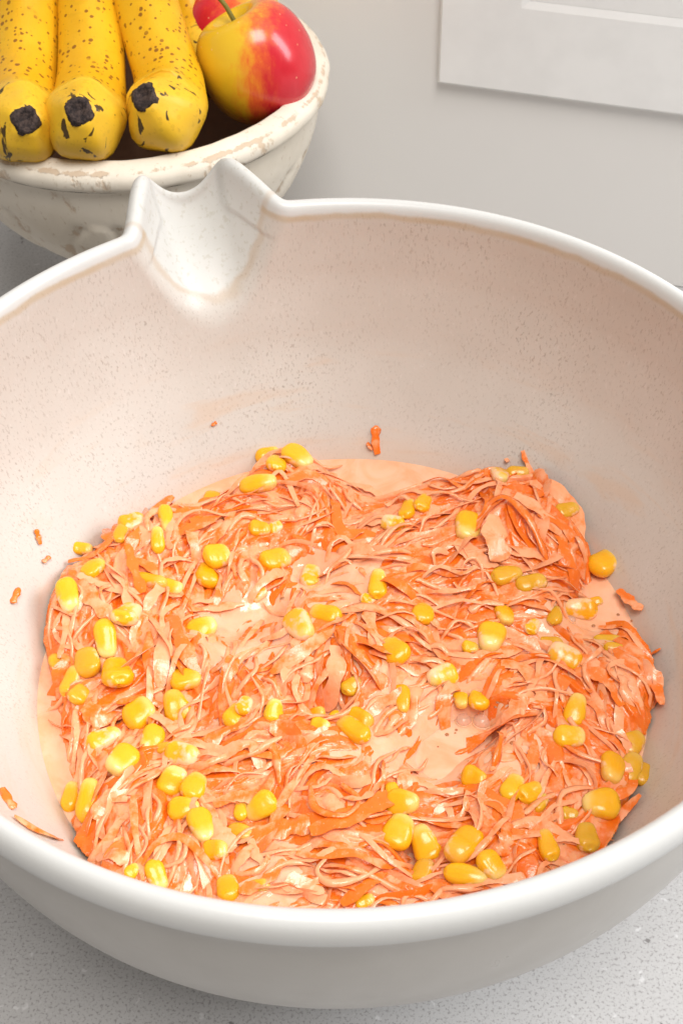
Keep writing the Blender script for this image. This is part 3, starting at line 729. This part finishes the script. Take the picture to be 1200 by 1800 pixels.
# px, py, long px, short px, image angle of the axis from crown to tip, material (0 bright, 1 dull, 2 creamy), lift mm
K = [(470,801,40,28,10,0,1.5),(487,815,38,36,80,0,2),(521,803,52,40,-35,0,2.5),(453,852,62,34,0,0,2),(371,880,40,34,90,0,1.2),(232,917,46,38,20,2,2),(214,938,34,26,70,1,1),(145,963,36,22,0,0,1.5),(165,1000,44,34,35,0,2),(122,1045,56,38,-70,0,2),(185,1122,58,38,-88,0,2.5),(222,1080,54,48,60,2,2),(203,1183,64,56,110,0,3),(155,1165,48,46,90,1,1.5),(101,1168,36,24,-60,1,1),(124,1198,54,32,70,1,.8),(138,1220,40,34,60,1,.6),(291,912,52,26,-85,0,2),(278,950,40,24,88,0,1.5),(262,1022,60,26,-15,0,1),(300,1033,40,28,-15,0,1),(381,975,46,44,20,0,2.2),(367,1012,46,44,80,0,2),(482,982,52,40,25,0,1.8),(456,928,36,30,0,0,.8),(484,928,24,22,20,2,.4),(548,1015,44,38,80,2,.2),(454,1046,32,26,20,2,0),(524,1100,60,50,-60,2,1.8),(573,1080,54,36,160,0,1.6),(355,1108,52,46,20,0,1.8),(326,1195,50,44,0,0,1.6),(312,1243,54,48,110,0,2.2),(245,1256,54,52,30,0,2.2),(182,1298,60,40,25,2,2.2),(266,1298,50,40,-120,0,1.8),(215,1335,60,50,-130,0,2.2),(414,1260,44,38,50,0,1.4),(430,1241,32,28,60,2,1.6),(480,1250,38,36,90,0,1.4),(555,1258,34,28,0,0,.6),(563,1273,34,26,-20,0,.4),(620,1285,66,38,145,0,1.6),(633,1262,46,36,-25,0,1.4),(592,1262,28,24,-30,2,.6),(617,1205,36,32,40,1,.4),(320,1324,58,44,-10,2,2),(300,1372,48,46,60,0,2),(343,1383,50,44,60,0,1.6),(322,1422,52,42,0,0,2.2),(352,1450,64,44,-75,0,2.6),(378,1492,44,36,0,0,1.8),(458,1416,56,46,-160,0,2),(424,1425,34,24,80,0,1.4),(420,1465,46,34,-20,1,1),(126,1401,52,30,75,0,1.4),(156,1408,70,38,75,0,2),(274,1538,50,34,-70,0,1),(402,1562,46,40,100,0,1.8),(233,1532,28,24,40,0,.8),(455,1556,36,24,10,1,.8),(290,1315,30,20,10,1,.4),
     (690,922,42,30,170,2,1),(715,896,42,28,75,0,1.4),(742,884,40,30,70,0,1.4),(822,925,56,48,-100,0,2.2),(877,835,36,34,-90,2,2),(908,832,38,24,0,1,1),(995,896,40,30,20,1,1.6),(890,1012,52,36,10,1,1),(932,1024,50,32,10,1,1),(1061,991,50,48,30,0,2),(662,1027,48,34,92,0,1.6),(648,1052,32,24,30,2,1),(745,1079,44,40,70,0,1.2),(885,1080,38,34,-80,0,1),(865,1120,58,50,-95,0,2.2),(826,1137,28,24,0,0,.4),(694,1144,54,46,130,0,2.2),(934,1101,30,26,60,2,.6),(975,1082,38,28,80,1,.8),(1018,1072,58,40,175,2,1.8),(1045,1057,24,18,20,0,1),(966,1132,42,32,0,1,.2),(992,1158,60,44,160,2,1.2),(1066,1126,48,24,0,1,-.2),(1082,1142,42,22,-10,1,-.2),(778,1190,52,42,-160,2,1.4),(705,1228,48,32,-85,0,1.4),(808,1228,38,28,-85,0,1.2),(842,1230,42,36,85,0,1.6),(1012,1249,52,38,70,0,2),(999,1296,52,40,0,0,2),(1111,1307,44,42,40,1,1.2),(1074,1348,56,44,-100,0,2),(1108,1352,54,42,60,1,1.8),(1130,1362,44,30,70,1,1),(1056,1411,62,58,180,0,2.4),(834,1366,46,40,-20,0,1.2),(900,1386,52,36,60,0,1.6),(930,1392,50,38,40,0,1.8),(948,1412,36,26,50,1,1),(706,1412,56,48,-10,0,1.6),(702,1463,60,54,60,0,2.4),(745,1486,66,50,120,0,2.6),(818,1486,70,52,-125,0,2.6),(818,1540,74,38,-15,0,2.4),(862,1521,52,46,-50,0,2),(960,1487,60,36,110,0,1.6),(1028,1472,58,44,100,1,1.6),(740,1532,46,36,70,1,.6),(640,1583,34,26,20,0,1),(1000,1430,30,26,0,1,.2),(690,1395,40,24,-80,0,1)]
n_sh = 0
def add_shred(V, Fc, label, group):
    global n_sh
    o = mesh_obj('carrot_shred', V, Fc, M_carrot, recentre=True); n_sh += 1
    o.data.set_sharp_from_angle(angle=math.radians(75))
    return tag(o, label, 'carrot shred', group)
for path, w, lift, lab in hero:
    P = []
    for (a, b), l in zip(path, lift):
        p, onwall = hit_food(a, b)
        z = p[2] + l * .001 * .7
        P.append(at_z(a, b, z))
    P = clampP(P); ww = w * depth(P[len(P) // 2]) / F
    V, Fc = ribbon(P, ww, .0006, [random.gauss(0, .2) for _ in range(3)], nr=18)
    add_shred(V, Fc, lab, 'carrot shreds one can follow')
# pieces stuck on the bowl wall, clear of the salad
stuck = [([(64, 930), (72, 957)], 9, 'small orange carrot sliver stuck on the left bowl wall above the salad'), ([(34, 1033), (22, 1060)], 12, 'small carrot crumb stuck on the far left bowl wall'),
         ([(661, 748), (660, 772), (664, 798)], 16, 'brown-orange carrot shred stuck upright on the back bowl wall'), ([(645, 778), (655, 790)], 12, 'short carrot stub beside the upright one on the back wall'),
         ([(918, 792), (925, 812), (938, 838)], 13, 'pointed carrot shred standing up from the back right clump'),
         ([(4, 1385), (15, 1405), (27, 1421)], 15, 'pale carrot shred on the wall by the left frame edge'), ([(26, 1434), (60, 1456), (98, 1472), (112, 1485)], 12, 'thin carrot shred stretched along the front left wall'),
         ([(88, 978), (76, 988)], 8, 'tiny pale crumb stuck on the left bowl wall'), ([(381, 742), (372, 748)], 6, 'tiny orange crumb stuck high on the back left wall'), ([(845, 838), (850, 825)], 8, 'short carrot stub left of the back right clump'),
         ([(888, 806), (893, 812)], 11, 'tiny peach crumb on the wall behind the back right clump'), ([(1142, 1150), (1160, 1140)], 9, 'carrot tip touching the right bowl wall')]
for path, w, lab in stuck:
    if len(path) == 2: path = [path[0], ((path[0][0] + path[1][0]) / 2, (path[0][1] + path[1][1]) / 2), path[1]]
    P = []
    for a, b in path:
        d = ray(a, b); t = np.linspace(.2, .8, 4000); Q = CAM + t[:, None] * d
        k = np.argmax((np.hypot(Q[:, 0], Q[:, 1]) > rin(Q[:, 2]) - .0009) & (Q[:, 2] < -.002) & ((Q[:, 1] > -.02) | (np.abs(Q[:, 0]) > .09)) | (Q[:, 2] < ZL)); P.append(Q[k])
    P = np.array(P); ww = w * depth(P[0]) / F
    rad = -np.r_[P[len(P) // 2][:2], 0]; rad /= np.linalg.norm(rad)
    # lay it flat against the wall: roll towards the wall's normal
    V, Fc = ribbon(P, ww, .0008, [.3, .3, .3], nr=9)
    add_shred(V, Fc, lab, 'carrot bits on the bowl wall')

KXY = np.array([hit_food(k[0], k[1])[0][:2] for k in K])
inside_i = np.argwhere((SD > .0015) & (np.hypot(GX, GY) < rin(ZL + H0) - .003) & (H0 > .0022))
vis = []
for (i, j) in inside_i[rng.permutation(len(inside_i))]:
    x, y = GX[i, j], GY[i, j]; px, py = project((x, y, ZL + H0[i, j]))
    yb = 1592 - 182 * ((px - 600) / 600) ** 2
    if np.min(np.hypot(KXY[:, 0] - x, KXY[:, 1] - y)) < .0042: continue
    vis.append((x, y, px, py, py < yb - 2))
front = [v for v in vis if v[4]]; N_IND = 300 - n_sh
# spread: pick by dart throwing
def darts(cands, n, rmin):
    out = []
    while len(out) < n and rmin > 1e-4:
        for c in cands:
            if len(out) >= n: break
            if all((c[0] - d[0]) ** 2 + (c[1] - d[1]) ** 2 > rmin ** 2 for d in out): out.append(c)
        rmin *= .85
    return out
for x, y, px, py, _ in darts(front[:4000], N_IND, .0085):
    V, Fc = rand_shred(x, y, True); z = zone(px, py)
    add_shred(V, Fc, 'loose ' + rand_shred.look + 'creamy carrot shred ' + ZT[z], 'loose ' + rand_shred.look + 'carrot shreds ' + ZT[z])
AV, AF, nb = [], [], 0
for x, y, px, py, _ in darts(vis[:5000], 400, .0045):
    V, Fc = rand_shred(x, y, random.random() < .15)
    AV.append(V); AF += [tuple(k + nb for k in f) for f in Fc]; nb += len(V)
fs_ = tag(mesh_obj('fine_carrot_shreds', np.concatenate(AV), AF, M_carrot), 'mass of fine grated carrot strands tangled through the salad', 'grated carrot', kind='stuff')
fs_.data.set_sharp_from_angle(angle=math.radians(75))

# ------------------------------------------------------------------ sweetcorn
def corn_mesh(seed):
    r = random.Random(seed); L, W, T = .0095, .0041, .0029
    S = [0, .012, .04, .09, .16, .25, .38, .52, .66, .80, .91, .97, 1.0]; n = 16; V = []
    tp, dent, sk = r.uniform(.52, .74), r.uniform(0, .0006), r.uniform(-.0009, .0009); f1, f2, f3 = r.uniform(.0001, .0004), r.uniform(0, 6), r.uniform(0, .0012)
    for s in S:
        dome_ = math.sqrt(max(0, 1 - (1 - min(s / .40, 1)) ** 2))
        tap = 1 - (1 - tp) * max(0, (s - .2) / .8) ** 1.2
        end = math.sqrt(max(0, 1 - max(0, (s - .82) / .18) ** 2 * .80))
        for j in range(n):
            a = 2 * math.pi * j / n; ca, sa = math.cos(a), math.sin(a); e = 2 / 2.7
            cx = math.copysign(abs(ca) ** e, ca); sx = math.copysign(abs(sa) ** e, sa)
            V.append(((s - .5) * L + (dent * (1 - abs(cx)) if s < .05 else 0), W * dome_ * tap * end * cx + sk * s, T * dome_ * (1 - .25 * s) * end * sx + f1 * math.sin(3 * s * math.pi + f2) * dome_ - f3 * math.exp(-((s - .35) / .2) ** 2) * max(0, sx)))
    me = bpy.data.meshes.new('corn_kernel'); me.from_pydata(V, [], grid_faces(len(S), n, True, True))
    me.polygons.foreach_set('use_smooth', [True] * len(me.polygons)); me.update(); return me
CM = {}
for mi in range(3):
    for s in range(5):
        me = corn_mesh(s * 7 + 1); me.materials.append(M_corn[mi]); CM[(mi, s)] = me
placed = []
for (a, b, lo, sh, t, mi, lift) in K:
    p, onwall = hit_food(a, b); p = at_z(a, b, p[2] + lift * .001 * .75 - .0003)
    if not onwall:
        r = math.hypot(p[0], p[1]); lim = float(rin(p[2])) - .0035
        if r > lim: p[:2] *= lim / r
    s = depth(p) / F
    e1 = at_z(a + 10 * math.cos(math.radians(t)), b - 10 * math.sin(math.radians(t)), p[2]) - at_z(a, b, p[2]); st = np.linalg.norm(e1) / (10 * s); e1 /= np.linalg.norm(e1)
    tilt = random.gauss(0, .22); e1 = e1 * math.cos(tilt) + np.array([0, 0, math.sin(tilt)])
    toward = CAM - p; toward /= np.linalg.norm(toward); nrm = .55 * toward + np.array([random.gauss(0, .25), random.gauss(0, .25), .8])
    nrm -= e1 * (nrm @ e1); nrm /= np.linalg.norm(nrm); e2 = np.cross(nrm, e1)
    o = bpy.data.objects.new('corn_kernel', CM[(mi, random.randrange(5))]); COL.objects.link(o)
    mm = Matrix.Identity(4)
    stl = 1 + (st - 1) * .45
    lo *= 1.1; sh *= 1.1
    sc = (lo * s * stl / .0095, sh * s * 1.02 / .0082, (lo + sh) * .5 * s / .0092)
    for i in range(3): mm[i][0], mm[i][1], mm[i][2], mm[i][3] = e1[i] * sc[0], e2[i] * sc[1], nrm[i] * sc[2], p[i]
    o.matrix_world = mm; placed.append((o, a, b, mi))
LOOK = {0: 'bright yellow corn kernel', 1: 'dull coated corn kernel', 2: 'cream-smeared corn kernel'}
special = {(1061, 991): 'lone yellow corn kernel resting against the right bowl wall', (521, 803): 'largest of the three corn kernels perched at the very back', (470, 801): 'leftmost of the three corn kernels perched at the very back', (487, 815): 'front one of the three corn kernels perched at the very back',
           (453, 852): 'flat wide corn kernel just in front of the three at the back', (203, 1183): 'large yellow corn kernel with pale square top in the left heap', (185, 1122): 'upright oblong corn kernel behind the large pale-topped one at left',
           (808, 1228): 'narrow corn kernel touching the left one of the two big bubbles', (842, 1230): 'round corn kernel touching the right one of the two big bubbles', (818, 1540): 'long corn kernel lying on its side against the front right rim',
           (745, 1486): 'corn kernel with white tip right of the stacked front pair', (818, 1486): 'long corn kernel with pale lower end behind the lying one at front', (1056, 1411): 'big round corn kernel at the front right edge', (865, 1120): 'large corn kernel with flat pale base right of centre',
           (694, 1144): 'glossy corn kernel with pale top right of the star-shaped tangle', (156, 1408): 'long pale corn kernel of the pair at the left pool edge', (126, 1401): 'shorter corn kernel of the pair at the left pool edge'}
cells = {}
for o, a, b, mi in placed:
    if (a, b) in special: tag(o, special[(a, b)], 'corn kernel', 'sweetcorn kernels in the salad')
    else: cells.setdefault((zone(a, b), mi), []).append((a, o))
ORD = ['', 'second', 'third', 'fourth', 'fifth', 'sixth', 'seventh', 'eighth', 'ninth', 'tenth', 'eleventh', 'twelfth', 'thirteenth', 'fourteenth', 'fifteenth', 'sixteenth', 'seventeenth', 'eighteenth', 'nineteenth', 'twentieth']
for (z, mi), lst in cells.items():
    lst.sort(key=lambda q: q[0])
    for n, (a, o) in enumerate(lst):
        pos = '' if len(lst) == 1 else (', leftmost' if n == 0 else (', rightmost' if n == len(lst) - 1 else ', ' + ORD[n] + ' from left'))
        tag(o, LOOK[mi] + ' ' + ZT[z] + pos, 'corn kernel', 'sweetcorn kernels in the salad')

# ------------------------------------------------------------------ distressed wooden bowl
WB = np.array([-.0955, .3035]); ZR = -.020
wb = empty('wooden_bowl', (WB[0], WB[1], ZC), 'white distressed carved wooden fruit bowl behind the mixing bowl', 'fruit bowl')
p_out = catmull([(.0930, ZR - .0125), (.0918, ZR - .016), (.0893, ZR - .030), (.0835, ZR - .046), (.0760, ZR - .058), (.0655, ZR - .071), (.0520, ZR - .083), (.0370, ZR - .092), (.0300, ZR - .097)], 60)
p_in = catmull([(.0005, ZR - .083), (.03, ZR - .080), (.055, ZR - .066), (.072, ZR - .045), (.0808, ZR - .024), (.0845, ZR - .008), (.0860, ZR - .0018)], 40)
p_rim = catmull([(.0860, ZR - .0018), (.0869, ZR - .0004), (.0906, ZR - .0010), (.0942, ZR - .0028), (.0960, ZR - .0050), (.0964, ZR - .0075), (.0958, ZR - .0100), (.0938, ZR - .0118), (.0930, ZR - .0125)], 30)
p_foot = catmull([(.0300, ZR - .097), (.0285, ZR - .108), (.0300, ZR - .125), (.0400, ZR - .140), (.0455, ZR - .146), (.0455, ZC + .0002), (.002, ZC + .0002)], 30)
p_foot[:, 1] = np.maximum(p_foot[:, 1], ZC + .0002)
def lathe(name, prof, n, disp=None, edge=None, parent=None, mat=M_wood):
    V = []; E = []
    for i, (r, z) in enumerate(prof):
        for j in range(n):
            a = 2 * math.pi * j / n; d = disp(a, r, z) if disp else 0
            V.append(((r + d) * math.cos(a), (r + d) * math.sin(a), z - ZC)); E.append(edge(a, r, z) if edge else 0)
    o = mesh_obj(name, V, grid_faces(len(prof), n), mat, parent)
    at = o.data.attributes.new('edge', 'FLOAT', 'POINT'); at.data.foreach_set('value', np.asarray(E, np.float32))
    return o
NP_ = 10
def petals(a, r, z):
    """carved leaves: a raised blade between two gouges, leaning sideways"""
    t = (ZR - .034 - z) / .055
    if t < 0 or t > 1.05: return 0.0
    ph = ((a + .10 + t * .22) * NP_ / (2 * math.pi)) % 1 - .5
    w = .40 * math.sin(math.pi * min(1, max(0, .12 + t * .85))) ** .6
    e = abs(ph) - w * .62
    blade = .0010 * max(0, 1 - (ph / (w * .6 + 1e-6)) ** 2)
    return blade - .0016 * math.exp(-(e / .055) ** 2)
def pedge(a, r, z):
    t = (ZR - .034 - z) / .055
    if t < 0 or t > 1: return .1
    ph = ((a + .10 + t * .22) * NP_ / (2 * math.pi)) % 1 - .5
    w = .40 * math.sin(math.pi * min(1, max(0, .12 + t * .85))) ** .6
    return 1.2 * math.exp(-((abs(ph) - w * .70) / .07) ** 2)
lathe('bowl_body', p_out, 420, petals, pedge, wb)
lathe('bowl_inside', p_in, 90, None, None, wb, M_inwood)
lathe('rim', p_rim, 200, lambda a, r, z: .00025 * math.sin(a * 11 + 2 * math.sin(a * 5)) + .00012 * math.sin(a * 41), lambda a, r, z: 1.5 * math.exp(-((r - .0940) / .0010) ** 2) if z > ZR - .0045 else .55, wb)
lathe('foot', p_foot, 64, None, None, wb)

# ------------------------------------------------------------------ bananas
def banana(path, radii, nub_px, label, stem=True):
    """path: (px, py, y) control points from blossom end to stem"""
    C0 = np.array([at_y(q[0], q[1] + 5, q[2]) for q in path]); nr, n = 64, 28
    C = catmull(C0, nr); T = np.gradient(C, axis=0); L = np.r_[0, np.cumsum(np.linalg.norm(np.diff(C, axis=0), axis=1))]
    T /= np.linalg.norm(T, axis=1)[:, None]
    cl = np.r_[0, np.cumsum(np.linalg.norm(np.diff(C0, axis=0), axis=1))]; cl = cl / cl[-1] * L[-1]
    R = np.interp(L, np.asarray(radii)[:, 0], np.asarray(radii)[:, 1])
    ref = np.array([1.0, 0, 0]); base = np.r_[C[0]]
    V, UV, TP = [], [], []
    for i in range(nr):
        s = ref - T[i] * (ref @ T[i]); s /= np.linalg.norm(s); u = np.cross(T[i], s)
        for j in range(n):
            a = 2 * math.pi * j / n
            rr = R[i] * (1 + .032 * math.cos(5 * a + .8) * math.exp(-((L[i] - .006) / .02) ** 2) + .03 * math.cos(5 * a + .8) + .012 * math.sin(3 * a + L[i] * 60))
            rr *= 1 + .02 * math.sin(L[i] * 420 + 2 * math.sin(2 * a)) * math.exp(-((L[i] - .034) / .006) ** 2)
            V.append(C[i] + s * rr * math.cos(a) + u * rr * math.sin(a) - base)
            TP.append(float(sstep(.034, .026, L[i])))
    o = empty('banana', base, label, 'banana', 'bananas in the fruit bowl')
    pe = mesh_obj('peel', V, grid_faces(nr, n, True, True), M_banana, o)
    at = pe.data.attributes.new('tip', 'FLOAT', 'POINT'); at.data.foreach_set('value', np.asarray(TP, np.float32))
    uvl = pe.data.uv_layers.new(name='UVMap'); buf = np.zeros(len(pe.data.loops) * 2, np.float32)
    seed = random.uniform(0, 9)
    for li, lp in enumerate(pe.data.loops):
        vi = lp.vertex_index; buf[2 * li] = L[vi // n] / .1 * 2 + seed; buf[2 * li + 1] = abs(((vi % n) / n) * 2 - 1) + seed
    uvl.data.foreach_set('uv', buf)
    # dried blossom end
    s = ref - T[0] * (ref @ T[0]); s /= np.linalg.norm(s); u = np.cross(T[0], s); r0 = R[0]
    NV = []; nn = 24
    prof_ = [(1.05, .0022), (1.06, .0004), (.96, -.0008), (.80, -.0016), (.58, -.0013), (.40, -.0005), (.18, -.0003), (.01, -.0004)]
    for (k, dd) in prof_:
        for j in range(nn):
            a = 2 * math.pi * j / nn
            sq = 1 / max(abs(math.cos(a + .4)), abs(math.sin(a + .4))) ** .5
            jit = random.uniform(.92, 1.08) if k > .3 else 1
            NV.append(T[0] * dd + (s * math.cos(a) + u * math.sin(a)) * r0 * k * sq * .92 * jit)
    mesh_obj('blossom_end', NV, grid_faces(len(prof_), nn), M_nub, o)
    return o
rb = [(0, .0058), (.0025, .0082), (.007, .0122), (.013, .0155), (.020, .0173), (.028, .0171), (.036, .0160), (.06, .0150), (.10, .0148), (.125, .0125), (.14, .0065), (.155, .0048), (.20, .0050)]
banana([(46, 206, .2135), (42, 212, .2300), (40, 165, .2560), (46, 80, .2850), (50, -20, .3100), (52, -140, .325), (54, -300, .330)], rb, None, 'leftmost banana, tip with small round dark end by the frame edge')
banana([(139, 190, .2110), (150, 207, .2270), (160, 165, .2540), (162, 80, .2840), (157, -20, .3100), (150, -140, .325), (120, -300, .330)], rb, None, 'middle banana with square black blossom end facing the camera')
banana([(254, 165, .2210), (289, 194, .2330), (298, 150, .2600), (276, 70, .2850), (247, -30, .3100), (220, -140, .325), (190, -300, .330)], rb, None, 'rightmost front banana, yellow tip with black streaks beside the apple')
banana([(372, 150, .300), (365, 130, .310), (350, 80, .325), (338, 20, .340), (318, -60, .352), (290, -150, .357), (250, -290, .350)], [(a, b * .86) for a, b in rb], None, 'spotted banana mostly hidden behind the others and the apple')

# ------------------------------------------------------------------ apples
def apple(px, py, y, rad, axis, label, stem=True, red=None):
    c = at_y(px, py, y); o = empty('apple', c - np.array([0, 0, rad]), label, 'apple', 'apples in the fruit bowl')
    ax = np.array(axis, float); ax /= np.linalg.norm(ax); t1 = np.cross(ax, [0, 1, 0]); t1 /= np.linalg.norm(t1); t2 = np.cross(ax, t1)
    pr = catmull([(.0001, .56), (.05, .565), (.13, .63), (.24, .77), (.40, .875), (.58, .86), (.76, .73), (.92, .47), (1.0, .12), (.985, -.25), (.88, -.58), (.68, -.82), (.45, -.93), (.28, -.90), (.12, -.80), (.0001, -.78)], 60)
    n = 64; V = []; cup = []
    for (r, h) in pr:
        for j in range(n):
            a = 2 * math.pi * j / n; k = 1 + .02 * math.cos(5 * a + 1) * (1 if h < 0 else .6) + .012 * math.cos(2 * a)
            V.append(rad * (ax * h + (t1 * math.cos(a) + t2 * math.sin(a)) * r * k) + np.array([0, 0, rad])); cup.append(float(sstep(.30, .06, r)) * (1 if h > 0 else 0) * .9)
    sk = mesh_obj('skin', [v - np.array([0, 0, rad]) for v in V], grid_faces(len(pr), n), None, o); sk.location = (0, 0, rad)
    sk.data.materials.append(mat_apple(tuple(RGT * .93 - UPV * .12 - FWD * .05) if red is None else tuple(red), rad))
    at = sk.data.attributes.new('cup', 'FLOAT', 'POINT'); at.data.foreach_set('value', np.asarray(cup, np.float32))
    if stem:
        P = [ax * .55 * rad, ax * .85 * rad + t1 * .02 * rad, ax * 1.08 * rad - RGT * .04 * rad, ax * 1.30 * rad - RGT * .13 * rad]
        C = catmull(P, 12); V = []
        for i, q in enumerate(C):
            r = .0011 + (.0006 if i > 9 else 0) + (.0004 if i < 2 else 0)
            for j in range(10):
                a = 2 * math.pi * j / 10; V.append(q + (t1 * math.cos(a) + t2 * math.sin(a)) * r + np.array([0, 0, rad]))
        mesh_obj('stem', V, grid_faces(12, 10, True, True), M_stem, o)
    return o
apple(450, 109, .283, .0263, UPV * .72 - RGT * .42 - FWD * .52, 'shiny red and yellow apple with green stem resting by the bowl rim')
apple(411, 52, .338, .0252, UPV * .8 - RGT * .1 + FWD * .3, 'orange-red apple half hidden behind the stemmed apple', stem=False, red=-RGT * .6 - UPV * .35 - FWD * .25)
